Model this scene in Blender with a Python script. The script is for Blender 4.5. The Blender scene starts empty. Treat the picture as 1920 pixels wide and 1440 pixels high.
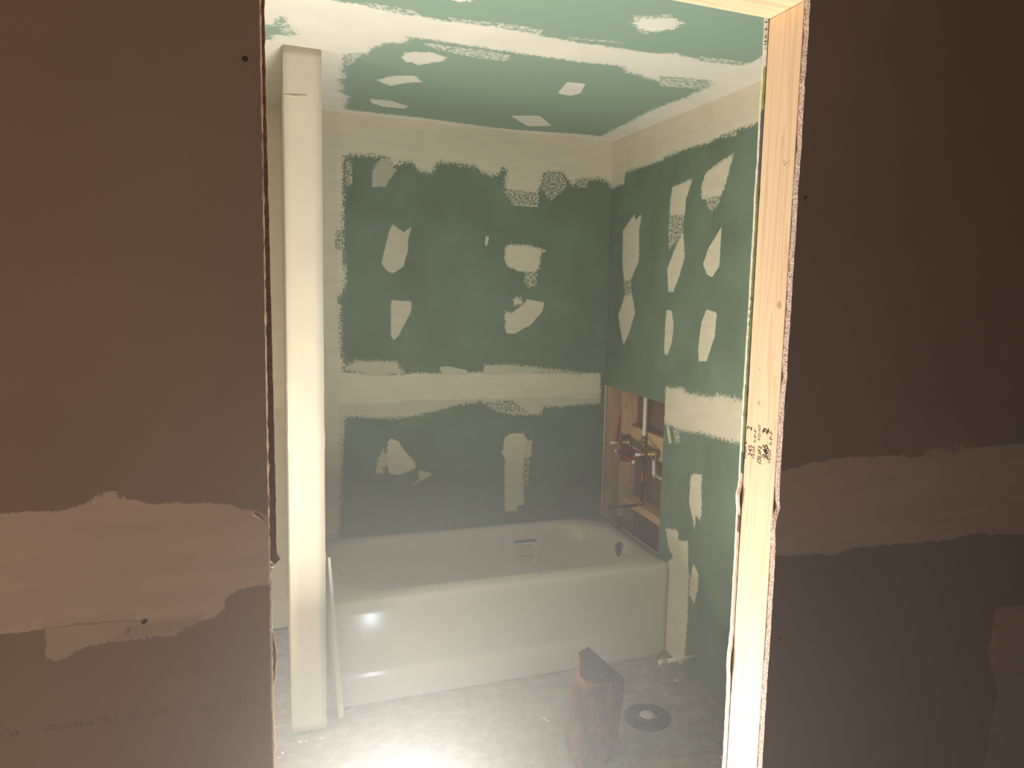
import bpy, bmesh, math, random
import numpy as np
from mathutils import Vector, Matrix
from mathutils.bvhtree import BVHTree
from mathutils import noise as mnoise
random.seed(7)
S = bpy.context.scene
C = S.collection

# ------------------------------------------------------------------ camera
CAM = Vector((-1.67823, -3.75159, 1.68053))
PITCH, YAW, ROLL, F = -0.11552, 0.37682, 0.03004, 1416.331
PX, PY = 112.3947, -12.6855          # principal point offset of the (cropped) photograph
fwd = Vector((math.sin(YAW)*math.cos(PITCH), math.cos(YAW)*math.cos(PITCH), math.sin(PITCH)))
rgt = Vector((math.cos(YAW), -math.sin(YAW), 0)); upv = rgt.cross(fwd)
r2 = rgt*math.cos(ROLL)+upv*math.sin(ROLL); u2 = -rgt*math.sin(ROLL)+upv*math.cos(ROLL)
cd = bpy.data.cameras.new('camera'); cam = bpy.data.objects.new('camera', cd); C.objects.link(cam)
cam.matrix_world = Matrix(((r2.x, u2.x, -fwd.x, CAM.x), (r2.y, u2.y, -fwd.y, CAM.y), (r2.z, u2.z, -fwd.z, CAM.z), (0, 0, 0, 1)))
cd.sensor_width = 36; cd.lens = F/1920*36; cd.shift_x = -PX/1920; cd.shift_y = PY/1920
cd.clip_start = 0.02; cd.clip_end = 50
S.camera = cam

def ray(px, py):
    return (fwd + r2*((px-960-PX)/F) - u2*((py-720-PY)/F)).normalized()
def up(px, py, ax, val):
    """the point of the plane axis=val that the photograph shows at this pixel"""
    d = ray(px, py); t = (val-CAM[ax])/d[ax]
    return CAM + d*t

# ------------------------------------------------------------------ world, exposure, lights
S.view_settings.view_transform = 'Standard'; S.view_settings.look = 'None'
S.view_settings.gamma = 1; S.view_settings.use_curve_mapping = False
S.view_settings.exposure = 0.0
W = bpy.data.worlds.new('world'); S.world = W; W.use_nodes = True
bg = W.node_tree.nodes['Background']; bg.inputs[0].default_value = (1.0, 0.72, 0.52, 1); bg.inputs[1].default_value = 0.03
vs = W.node_tree.nodes.new('ShaderNodeVolumeScatter'); vs.inputs['Density'].default_value = 0.052; vs.inputs['Anisotropy'].default_value = 0.6
W.node_tree.links.new(vs.outputs[0], W.node_tree.nodes['World Output'].inputs['Volume'])

def lamp(name, kind, loc, energy, color, target=None, **kw):
    d = bpy.data.lights.new(name, kind); d.energy = energy; d.color = color
    for k, v in kw.items(): setattr(d, k, v)
    o = bpy.data.objects.new(name, d); C.objects.link(o); o.location = loc
    if target is not None:
        o.rotation_euler = (Vector(target)-Vector(loc)).to_track_quat('-Z', 'Y').to_euler()
    return o
# the work lamp standing on the bathroom floor, just inside the doorway, turned up towards the ceiling
lamp('work_light', 'AREA', (-1.42, -1.96, 0.20), 72, (1.0, 0.955, 0.87), (-1.30, -2.55, 2.4), shape='RECTANGLE', size=0.24, size_y=0.16)
lamp('floor_glow_fill', 'POINT', (-1.27, -1.42, 0.08), 2.2, (0.80, 0.90, 1.0), shadow_soft_size=0.025)  # added point fill for the floor glow, apart from the work lamp
# added unseen fill light that brightens the nook left of the partition
lamp('nook_fill', 'POINT', (-2.15, -1.25, 0.9), 15, (1.0, 0.86, 0.68), shadow_soft_size=0.12)
# added dim warm fill that brightens the front boards, left of the camera
lamp('front_room_fill', 'AREA', (-2.9, -4.0, 1.3), 12, (1.0, 0.70, 0.52), (-1.85, -2.76, 1.4), shape='RECTANGLE', size=0.5, size_y=0.9)

H = 2.464; RIM = 0.439; YT = -0.80732; YW = -0.94019; XW1, XW2 = -1.63858, -1.51669
XJ, YJ, ZH, XL = -0.9167, -2.65745, 2.12977, -1.68872
YO = YJ-0.089; YF = YO-0.0127
XNOOK = -2.5

# ------------------------------------------------------------------ materials
def srgb(*c):
    f = lambda v: (v/255)/12.92 if v/255 <= 0.04045 else ((v/255+0.055)/1.055)**2.4
    return tuple(f(v) for v in c)+(1,)
class NT:
    def __init__(s, name):
        s.m = bpy.data.materials.new(name); s.m.use_nodes = True; s.t = s.m.node_tree
        s.b = s.t.nodes['Principled BSDF']
    def n(s, typ, **kw):
        nd = s.t.nodes.new(typ)
        for k, v in kw.items():
            if k.startswith('_'): setattr(nd, k[1:], v)
        return nd
    def l(s, a, b): s.t.links.new(a, b)
    def coord(s, scale=(1, 1, 1), which='Object'):
        tc = s.n('ShaderNodeTexCoord'); mp = s.n('ShaderNodeMapping'); mp.inputs['Scale'].default_value = scale
        s.l(tc.outputs[which], mp.inputs['Vector']); return mp.outputs[0]
    def noise(s, vec, scale, detail=4, rough=0.55, dist=0):
        nd = s.n('ShaderNodeTexNoise'); nd.inputs['Scale'].default_value = scale; nd.inputs['Detail'].default_value = detail
        nd.inputs['Roughness'].default_value = rough; nd.inputs['Distortion'].default_value = dist
        s.l(vec, nd.inputs['Vector']); return nd.outputs[0]
    def math(s, op, a, b=None, c=None, clamp=False):
        nd = s.n('ShaderNodeMath', _operation=op, _use_clamp=clamp)
        for i, v in enumerate((a, b, c)):
            if v is None: continue
            if isinstance(v, (int, float)): nd.inputs[i].default_value = v
            else: s.l(v, nd.inputs[i])
        return nd.outputs[0]
    def mix(s, f, a, b):
        nd = s.n('ShaderNodeMix', _data_type='RGBA')
        if isinstance(f, (int, float)): nd.inputs[0].default_value = f
        else: s.l(f, nd.inputs[0])
        for i, v in ((6, a), (7, b)):
            if isinstance(v, tuple): nd.inputs[i].default_value = v
            else: s.l(v, nd.inputs[i])
        return nd.outputs[2]
    def ramp(s, v, lo, hi):
        nd = s.n('ShaderNodeMapRange'); nd.inputs[1].default_value = lo; nd.inputs[2].default_value = hi
        s.l(v, nd.inputs[0]); return nd.outputs[0]
    def attr(s, name):
        nd = s.n('ShaderNodeAttribute', _attribute_name=name); return nd.outputs['Fac']
    def bump(s, h, strength, dist=0.01):
        nd = s.n('ShaderNodeBump'); nd.inputs['Strength'].default_value = strength; nd.inputs['Distance'].default_value = dist
        s.l(h, nd.inputs['Height']); s.l(nd.outputs[0], s.b.inputs['Normal'])
    def out(s, col, rough=0.9, spec=0.3, metal=0):
        if isinstance(col, tuple): s.b.inputs['Base Color'].default_value = col
        else: s.l(col, s.b.inputs['Base Color'])
        if isinstance(rough, (int, float)): s.b.inputs['Roughness'].default_value = rough
        else: s.l(rough, s.b.inputs['Roughness'])
        s.b.inputs['Specular IOR Level'].default_value = spec
        s.b.inputs['Metallic'].default_value = metal
        return s.m

def board_mat(name, paper, mud, thin=0.5, paper2=None):
    """paper-faced board with joint compound; where the compound lies is stored on the mesh"""
    t = NT(name); v = t.coord()
    sd = t.attr('mud'); rg = t.attr('rag'); tn = t.attr('tone')
    n1 = t.noise(v, 85, 5, 0.62); n2 = t.noise(v, 320, 2, 0.5)
    nn = t.math('ADD', t.math('MULTIPLY', t.math('SUBTRACT', n1, 0.5), 5.5), t.math('MULTIPLY', t.math('SUBTRACT', n2, 0.5), 3.5))
    d = t.math('MULTIPLY_ADD', nn, rg, sd)
    mask = t.ramp(d, -0.0009, 0.0009)
    big = t.noise(v, 3.5, 3); fine = t.noise(v, 14, 5)
    tv = t.math('MULTIPLY_ADD', t.math('SUBTRACT', fine, 0.5), 0.35, tn, clamp=True)
    cover = t.math('MULTIPLY', mask, t.math('SUBTRACT', 1.0, t.math('MULTIPLY', tv, thin)))
    pc = t.mix(t.ramp(big, 0.35, 0.65), paper, paper2 or paper)
    drag = t.noise(t.coord((1.2, 1.2, 9)), 5, 4)
    mc = t.mix(t.ramp(drag, 0.3, 0.7), mud, tuple(c*0.90 for c in mud[:3])+(1,))
    t.out(t.mix(cover, pc, mc), 0.88, 0.25)
    t.bump(t.math('MULTIPLY_ADD', cover, 1.0, t.math('MULTIPLY', t.math('MULTIPLY', fine, mask), 0.5)), 0.35, 0.002)
    return t.m
MUD = srgb(220, 210, 187)
GREEN = srgb(112, 131, 112); GREEN2 = srgb(101, 115, 98)
m_green = board_mat('green_board', GREEN, MUD, 0.5, GREEN2)
m_ceil = board_mat('green_ceiling_board', srgb(136, 158, 142), srgb(224, 219, 206), 0.5)
m_grey = board_mat('grey_board', srgb(146, 128, 112), srgb(196, 178, 162), 0.6, srgb(138, 120, 105))

def plaster(name, col, rough=0.8, bump=0.35):
    t = NT(name); v = t.coord(); a = t.noise(v, 9, 5); b = t.noise(v, 70, 4)
    t.out(t.mix(t.ramp(a, 0.3, 0.7), col, tuple(c*0.93 for c in col[:3])+(1,)), rough, 0.3)
    vo = t.n('ShaderNodeTexVoronoi'); vo.inputs['Scale'].default_value = 14; t.l(v, vo.inputs['Vector'])
    t.bump(t.math('ADD', t.math('MULTIPLY', a, 1.2), t.math('MULTIPLY', t.ramp(vo.outputs[0], 0.0, 0.12), 0.35)), bump, 0.004)
    return t.m
m_post = plaster('skimmed_plaster', srgb(210, 200, 183))

def wood(name, light, dark, axis=2, knots=(), scale=1.0, rings=26):
    t = NT(name)
    sc = [22*scale]*3; sc[axis] = 1.1*scale
    v = t.coord(tuple(sc)); v0 = t.coord()
    w = t.noise(v, 1.0, 3, 0.5, 0.4)
    r = t.math('FRACT', t.math('MULTIPLY', w, rings*0.35))
    r = t.math('POWER', r, 3.0)
    fine = t.noise(v, 6, 4)
    col = t.mix(t.math('MULTIPLY', r, 0.55), light, dark)
    col = t.mix(t.math('MULTIPLY', fine, 0.22), col, dark)
    for k in knots:
        ds = t.n('ShaderNodeVectorMath', _operation='DISTANCE'); t.l(v0, ds.inputs[0]); ds.inputs[1].default_value = k[:3]
        wob = t.math('MULTIPLY_ADD', t.noise(v0, 120, 2), 0.004, ds.outputs['Value'])
        ring = t.math('SUBTRACT', 1.0, t.ramp(wob, k[3]*0.75, k[3]*1.25))
        core = t.math('SUBTRACT', 1.0, t.ramp(wob, k[3]*0.4, k[3]*0.6))
        col = t.mix(t.math('MULTIPLY', ring, 0.55), col, k[4] if len(k) > 4 else srgb(150, 95, 50))
        col = t.mix(t.math('MULTIPLY', core, 0.25), col, light)
    t.out(col, 0.7, 0.25); t.bump(fine, 0.12, 0.002)
    return t.m
def plain(name, col, rough=0.6, spec=0.4, metal=0, nz=0.0, nscale=40):
    t = NT(name)
    if nz:
        a = t.noise(t.coord(), nscale, 4)
        c = t.mix(t.ramp(a, 0.3, 0.7), col, tuple(x*(1-nz) for x in col[:3])+(1,)); t.out(c, rough, spec, metal); t.bump(a, 0.2, 0.002)
    else: t.out(col, rough, spec, metal)
    return t.m
def gypsum(name, a, b, scale=330):
    t = NT(name); v = t.coord(); n = t.noise(v, scale, 4, 0.7); n3 = t.noise(v, 25, 3)
    c = t.mix(t.ramp(n, 0.47, 0.56), a, b); c = t.mix(t.math('MULTIPLY', t.ramp(n3, 0.5, 0.7), 0.3), c, b)
    t.out(c, 0.95, 0.1); t.bump(n, 0.8, 0.004); return t.m
m_gyp = gypsum('gypsum_core', srgb(238, 220, 210), srgb(176, 128, 112))
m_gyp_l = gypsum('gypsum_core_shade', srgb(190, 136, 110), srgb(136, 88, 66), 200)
m_paper = plain('paper_edge', srgb(232, 222, 208), 0.9, 0.1, 0, 0.2, 90)
m_enamel = plain('white_enamel', srgb(205, 197, 187), 0.2, 0.5)
m_chrome = plain('overflow_chrome', srgb(120, 118, 116), 0.28, 0.5, 0.8)
m_brass = plain('brass', srgb(150, 128, 78), 0.38, 0.5, 0.75, 0.2, 60)
m_copper = plain('copper', srgb(150, 84, 60), 0.25, 0.5, 0.95)
m_dullcopper = plain('tarnished_copper', srgb(84, 62, 54), 0.45, 0.5, 0.7)
m_wpex = plain('white_pipe', srgb(214, 206, 198), 0.45, 0.4)
m_rpex = plain('red_pipe', srgb(170, 40, 30), 0.4, 0.4)
m_abs = plain('black_abs', srgb(22, 22, 25), 0.5, 0.4, 0, 0.15, 60)
m_ink = plain('ink', srgb(40, 34, 30), 0.9, 0.1)
m_dark = plain('screw_head', srgb(28, 26, 24), 0.6, 0.4)
m_board_back = plain('board_back', srgb(120, 94, 78), 0.95, 0.1, 0, 0.1, 20)
m_crumb = plain('plaster_crumb', srgb(225, 220, 208), 0.9, 0.2)
m_rag = plain('white_rag', srgb(190, 186, 176), 0.95, 0.1, 0, 0.15, 50)
m_pvc = plain('capped_pipe_white', srgb(215, 208, 195), 0.4, 0.4)

# ------------------------------------------------------------------ mesh helpers
def link(name, me, mats=(), parent=None, smooth=False):
    o = bpy.data.objects.new(name, me); C.objects.link(o)
    for m in (mats if isinstance(mats, (list, tuple)) else [mats]): me.materials.append(m)
    if smooth: me.polygons.foreach_set('use_smooth', [True]*len(me.polygons))
    if parent is not None:
        o.parent = parent
        o.matrix_parent_inverse = Matrix.Translation(-Vector(parent.location)) if parent.type == 'EMPTY' else Matrix()
    return o
def tag(o, label=None, cat=None, group=None, kind=None):
    if label: o['label'] = label
    if cat: o['category'] = cat
    if group: o['group'] = group
    if kind: o['kind'] = kind
    return o
def thing(name, loc, label, cat, group=None, kind=None):
    o = bpy.data.objects.new(name, None); C.objects.link(o); o.location = loc; o.empty_display_size = 0.05
    return tag(o, label, cat, group, kind)
def fin(bm, name, mats, parent=None, smooth=False, bevel=0):
    bmesh.ops.recalc_face_normals(bm, faces=bm.faces)
    if bevel:
        bmesh.ops.bevel(bm, geom=list(bm.edges), offset=bevel, segments=2, affect='EDGES', profile=0.5)
    me = bpy.data.meshes.new(name); bm.to_mesh(me); bm.free()
    return link(name, me, mats, parent, smooth)
def box(bm, a, b, mat=0):
    x0, y0, z0 = a; x1, y1, z1 = b
    v = [bm.verts.new(p) for p in ((x0,y0,z0),(x1,y0,z0),(x1,y1,z0),(x0,y1,z0),(x0,y0,z1),(x1,y0,z1),(x1,y1,z1),(x0,y1,z1))]
    for f in ((0,3,2,1),(4,5,6,7),(0,1,5,4),(1,2,6,5),(2,3,7,6),(3,0,4,7)):
        fc = bm.faces.new([v[i] for i in f]); fc.material_index = mat
def boxobj(name, a, b, mat, parent=None, bevel=0):
    bm = bmesh.new(); box(bm, a, b); return fin(bm, name, mat, parent, False, bevel)
def tube(bm, pts, rad, seg=14, cap=True, mat=0):
    pts = [Vector(p) for p in pts]; rs = rad if isinstance(rad, (list, tuple)) else [rad]*len(pts)
    rings = []; prev = None
    for i, p in enumerate(pts):
        d = (pts[min(i+1, len(pts)-1)]-pts[max(i-1, 0)]).normalized()
        if prev is None:
            a = Vector((0, 0, 1)) if abs(d.z) < 0.9 else Vector((1, 0, 0)); u = d.cross(a).normalized()
        else: u = (prev-d*prev.dot(d)).normalized()
        prev = u; w = d.cross(u)
        rings.append([bm.verts.new(p+(u*math.cos(t)+w*math.sin(t))*rs[i]) for t in [2*math.pi*k/seg for k in range(seg)]])
    for a, b in zip(rings, rings[1:]):
        for k in range(seg):
            f = bm.faces.new((a[k], a[(k+1) % seg], b[(k+1) % seg], b[k])); f.smooth = True; f.material_index = mat
    if cap:
        for r in (rings[0][::-1], rings[-1]):
            f = bm.faces.new(r); f.material_index = mat
def tubeobj(name, pts, rad, mat, parent=None, seg=14):
    bm = bmesh.new(); tube(bm, pts, rad, seg); return fin(bm, name, mat, parent)
def arc(p0, corner, p1, r, n=6):
    """points from p0 to p1 rounding the corner"""
    p0, c, p1 = Vector(p0), Vector(corner), Vector(p1)
    a = c+(p0-c).normalized()*r; b = c+(p1-c).normalized()*r; out = [p0]
    for i in range(n+1):
        t = i/n; out.append(a*(1-t)**2+c*2*t*(1-t)+b*t*t)
    return out+[p1]

# signed distance (positive inside) of 2-D points to a polygon
def sdf(P, poly):
    poly = np.array(poly, float); n = len(poly); d2 = np.full(len(P), 1e9); ins = np.zeros(len(P), bool)
    for i in range(n):
        a = poly[i]; b = poly[(i+1) % n]; e = b-a; w = P-a
        t = np.clip((w@e)/max(e@e, 1e-12), 0, 1); q = w-np.outer(t, e); d2 = np.minimum(d2, (q*q).sum(1))
        c1 = (a[1] <= P[:, 1]) != (b[1] <= P[:, 1])
        with np.errstate(divide='ignore', invalid='ignore'):
            xs = a[0]+(P[:, 1]-a[1])/(b[1]-a[1] if b[1] != a[1] else 1e-12)*(b[0]-a[0])
        ins ^= c1 & (P[:, 0] < xs)
    d = np.sqrt(d2); return np.where(ins, d, -d)

def lines(lo, hi, step, extra=()):
    n = max(2, int(round((hi-lo)/step))+1); L = list(np.linspace(lo, hi, n))
    for e in extra:
        i = int(np.argmin([abs(x-e) for x in L])); L[i] = e
    return L
def sheet(name, ax, val, ur, vr, thick, step, shapes, mats, hole=None, default=-0.3, parent=None, edge_jit=None):
    """a board in the plane axis ax = val; u, v are the two other axes in order; thick is signed (away from the viewer)"""
    ua, va = [i for i in range(3) if i != ax]
    ex_u = (hole[0], hole[1]) if hole else (); ex_v = (hole[2], hole[3]) if hole else ()
    U = lines(ur[0], ur[1], step, ex_u); V = lines(vr[0], vr[1], step, ex_v)
    nu, nv = len(U), len(V)
    uu, vv = np.meshgrid(U, V, indexing='ij'); P = np.stack([uu.ravel(), vv.ravel()], 1)
    s = np.full(len(P), default, float); rg = np.full(len(P), 0.003); tn = np.zeros(len(P))
    for op, poly, rag, tone in shapes:
        pp = [(lambda q: (q[ua], q[va]))(up(x, y, ax, val)) for x, y in poly]
        si = sdf(P, pp)
        if op != 'speck': rag = rag*3.2 if rag >= .002 else rag*1.8
        if op == 'add':
            m = si > np.maximum(s, -0.05); s = np.maximum(s, si); rg = np.where(m, rag, rg); tn = np.where(si > -0.004, np.where(si > 0, tone, tone), tn)
        elif op == 'cut':
            m = -si < s; s = np.minimum(s, -si); rg = np.where(m, rag, rg)
        elif op == 'speck':      # broken, speckled cover
            m = si > 0; s = np.where(m, np.where(s <= 0, np.maximum(s, np.minimum(si*.6-.005, 0.0)), np.minimum(s, np.maximum(.004-si*.6, 0.0))), s); rg = np.where(m, rag, rg); tn = np.where(m, tone, tn)
    co = np.zeros((len(P), 3)); co[:, ua] = P[:, 0]; co[:, va] = P[:, 1]; co[:, ax] = val
    if edge_jit:
        co = edge_jit(co)
    verts = [tuple(c) for c in co]; faces = []; mi = []
    def keep(i, j):
        if not hole: return True
        cu = (U[i]+U[i+1])/2; cv = (V[j]+V[j+1])/2
        return not (hole[0] < cu < hole[1] and hole[2] < cv < hole[3])
    edges = {}
    for i in range(nu-1):
        for j in range(nv-1):
            if keep(i, j):
                f = (i*nv+j, (i+1)*nv+j, (i+1)*nv+j+1, i*nv+j+1); faces.append(f); mi.append(0)
                for k in range(4):
                    a, b = f[k], f[(k+1) % 4]; key = (min(a, b), max(a, b)); edges[key] = edges.get(key, 0)+1
    bverts = sorted({v for e, c in edges.items() if c == 1 for v in e}); bmap = {}
    for v in bverts:
        c = list(verts[v]); c[ax] += thick; bmap[v] = len(verts); verts.append(tuple(c))
    for (a, b), c in edges.items():
        if c == 1: faces.append((a, b, bmap[b], bmap[a])); mi.append(1)
    # back face
    def corner(u, v): c = [0, 0, 0]; c[ua] = u; c[va] = v; c[ax] = val+thick; return tuple(c)
    def quad(u0, u1, v0, v1):
        k = len(verts); verts.extend([corner(u0, v0), corner(u1, v0), corner(u1, v1), corner(u0, v1)]); faces.append((k, k+1, k+2, k+3)); mi.append(2)
    if hole:
        h = hole; quad(U[0], h[0], V[0], V[-1]); quad(h[1], U[-1], V[0], V[-1])
        if h[2] > V[0]: quad(h[0], h[1], V[0], h[2])
        quad(h[0], h[1], h[3], V[-1])
    else: quad(U[0], U[-1], V[0], V[-1])
    me = bpy.data.meshes.new(name); me.from_pydata(verts, [], faces); me.update()
    me.polygons.foreach_set('material_index', mi)
    n = len(verts)
    for nm, arr, fill in (('mud', s, -0.3), ('rag', rg, 0.003), ('tone', tn, 0)):
        at = me.attributes.new(nm, 'FLOAT', 'POINT'); full = np.full(n, fill, float); full[:len(P)] = arr
        at.data.foreach_set('value', full)
    o = link(name, me, mats, parent)
    bm = bmesh.new(); bm.from_mesh(me); bmesh.ops.recalc_face_normals(bm, faces=bm.faces); bm.to_mesh(me); bm.free()
    return o
A = 'add'; K = 'speck'; X = 'cut'

# ------------------------------------------------------------------ back wall (Y = 0)
band_top = [(440,150),(1300,200),(1300,352),(1147,352),(1141,342),(1125,336),(1107,335),(1098,345),(1083,342),(1074,348),(1060,330),(1030,322),(1018,327),(1015,345),(1008,361),(978,376),(952,370),(946,358),(950,318),(941,315),(935,327),(920,330),(902,321),(890,312),(872,309),(842,306),(823,303),(808,324),(787,321),(778,309),(769,303),(754,306),(736,312),(721,294),(653,290),(644,297),(644,352),(643,430),(644,495),(648,498),(648,530),(640,553),(629,561),(638,572),(639,663),(645,678),(642,700),(440,700)]
band_mid = [(440,690),(645,698),(751,703),(775,699),(823,700),(932,697),(1071,699),(1126,700),(1126,743),(962,745),(872,748),(751,752),(440,765)]
under = [(440,745),(751,745),(1126,738),(1124,756),(1053,762),(1017,763),(1015,778),(962,777),(932,771),(902,752),(887,755),(854,760),(817,771),(787,778),(751,784),(685,784),(682,781),(648,782),(645,816),(641,891),(636,1012),(636,1250),(440,1250)]
back_shapes = [
 (A, under, .004, .45), (A, band_top, .006, .0), (A, band_mid, .0025, .0),
 (A, [(560,180),(632,190),(632,1000),(560,1000)], .003, .15),
 (A, [(721,294),(730,297),(735,312),(745,318),(735,330),(722,350),(697,350),(699,320),(712,298)], .002, .8),
 (K, [(644,297),(664,300),(664,350),(644,352)], .005, .2), (K, [(626,430),(645,430),(645,470),(626,470)], .004, .2),
 (K, [(1015,325),(1030,318),(1060,322),(1066,350),(1045,372),(1028,380),(1013,352)], .0045, .3),
 (K, [(940,350),(1015,360),(1010,392),(960,388)], .005, .1), (K, [(1075,335),(1105,330),(1105,352),(1080,356)], .005, .2),
 (A, [(736,420),(757,436),(772,424),(765,448),(765,469),(756,500),(737,513),(727,509),(715,495),(722,463),(730,433)], .0012, .45),
 (A, [(733,563),(772,565),(771,584),(760,605),(748,629),(739,638),(733,631)], .0016, .3),
 (A, [(953,459),(981,459),(1002,463),(1023,469),(1014,478),(1011,503),(1002,510),(974,509),(953,500),(946,487),(947,466)], .0035, 0),
 (K, [(982,508),(1010,508),(1008,538),(990,544),(980,530)], .0045, .2),
 (A, [(988,561),(1021,567),(1017,584),(996,608),(965,626),(950,625),(946,614),(947,605),(962,584),(981,572)], .0016, .15),
 (A, [(962,560),(975,557),(980,570),(964,574)], .004, .1), (A, [(946,584),(958,586),(956,599),(947,599)], .003, .1),
 (A, [(911,441),(917,445),(914,460),(909,463)], .001, .2),
 (A, [(642,692),(642,690),(669,676),(745,678),(757,700),(700,704)], .004, .5), (A, [(823,688),(842,687),(875,694),(880,702),(830,702)], .001, .4),
 (A, [(902,702),(911,684),(956,684),(1023,690),(1090,700)], .004, .5),
 (K, [(905,752),(962,748),(1000,776),(930,772)], .004, .3),
 (A, [(733,822),(748,828),(757,843),(778,867),(780,878),(757,888),(745,891),(730,888),(725,861),(727,828)], .0018, .05),
 (A, [(719,840),(725,861),(727,876),(715,876),(724,888),(703,888),(709,861)], .002, .45),
 (A, [(784,881),(814,888),(766,914),(786,897)], .0015, .5),
 (A, [(947,819),(959,813),(981,812),(988,825),(986,858),(982,864),(981,891),(983,946),(970,949),(970,958),(947,958),(946,916),(947,861),(941,849)], .0022, 0),
 (A, [(984,826),(998,825),(996,858),(986,860)], .002, .35),
 (K, [(980,858),(997,858),(993,912),(979,912)], .004, .3),
]
sheet('wall_back', 1, 0.0, (XNOOK, 0.012), (0.012, H), 0.0127, 0.009, back_shapes, [m_green, m_gyp, m_board_back])['kind'] = 'structure'
# ------------------------------------------------------------------ right wall (X = 0) with its cut-out
hl = (-0.690, -0.008, RIM+0.004, 1.168)
right_shapes = [
 (A, [(1100,150),(1440,90),(1600,60),(1600,140),(1520,205),(1420,232),(1381,243),(1355,254),(1328,268),(1296,276),(1247,292),(1244,299),(1208,312),(1173,323),(1170,343),(1147,354),(1130,365)], .004, .0),
 (K, [(1350,250),(1384,240),(1384,258),(1352,262)], .004, .2), (K, [(1243,292),(1296,274),(1296,280),(1246,302)], .003, .2),
 (A, [(1190,401),(1191,413),(1204,400),(1198,432),(1198,471),(1198,488),(1183,524),(1170,532),(1167,491),(1168,432)], .0025, .05),
 (A, [(1173,551),(1185,551),(1191,586),(1180,622),(1169,648),(1164,622),(1159,592),(1165,573)], .0025, .12),
 (K, [(1168,525),(1184,522),(1186,552),(1171,556)], .004, .2),
 (A, [(1260,351),(1299,334),(1286,374),(1284,403),(1255,405),(1257,374)], .0025, .1),
 (K, [(1254,400),(1285,400),(1281,436),(1276,446),(1253,475),(1251,432)], .0045, .15),
 (A, [(1281,434),(1284,481),(1273,520),(1262,548),(1253,547),(1251,504),(1266,465)], .002, .05),
 (A, [(1250,581),(1260,582),(1263,612),(1260,641),(1251,667),(1245,662),(1247,612)], .0015, .1),
 (A, [(1377,288),(1368,315),(1359,351),(1348,374),(1333,398),(1325,377),(1315,370),(1316,344),(1324,323),(1348,305)], .003, .1),
 (K, [(1318,372),(1352,362),(1350,385),(1335,402),(1326,392)], .004, .2),
 (A, [(1353,424),(1351,458),(1349,498),(1335,520),(1325,514),(1318,496),(1328,465),(1341,445)], .0012, .08),
 (A, [(1325,580),(1344,586),(1340,631),(1325,677),(1310,678),(1309,654),(1315,605)], .0015, .1),
 (A, [(1248,725),(1276,727),(1288,737),(1335,745),(1347,739),(1389,750),(1480,770),(1480,860),(1420,840),(1389,831),(1363,826),(1316,812),(1276,807),(1245,793)], .005, .1),
 (A, [(1252,790),(1256,812),(1259,831),(1254,831),(1250,800)], .002, .15),
 (K, [(1259,800),(1275,806),(1277,833),(1266,835)], .004, .15), (K, [(1255,722),(1285,722),(1285,732),(1255,732)], .004, .1),
 (A, [(1303,888),(1316,890),(1315,916),(1316,944),(1313,977),(1305,966),(1302,993),(1298,968),(1292,944),(1295,892)], .0025, .1),
 (A, [(1248,991),(1271,994),(1272,1014),(1290,1015),(1290,1052),(1292,1075),(1290,1120),(1289,1166),(1283,1233),(1278,1245),(1246,1240),(1250,1120),(1250,1056),(1262,1045),(1253,1025)], .003, .0),
 (A, [(1300,1056),(1309,1075),(1309,1102),(1302,1132),(1293,1116),(1294,1088)], .0015, .12),
]
wr = sheet('wall_right', 0, 0.0, (YJ+0.0127, -0.001), (0.02, H), 0.0127, 0.010, right_shapes, [m_green, m_gyp, m_board_back], hole=hl); wr['kind'] = 'structure'
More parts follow.
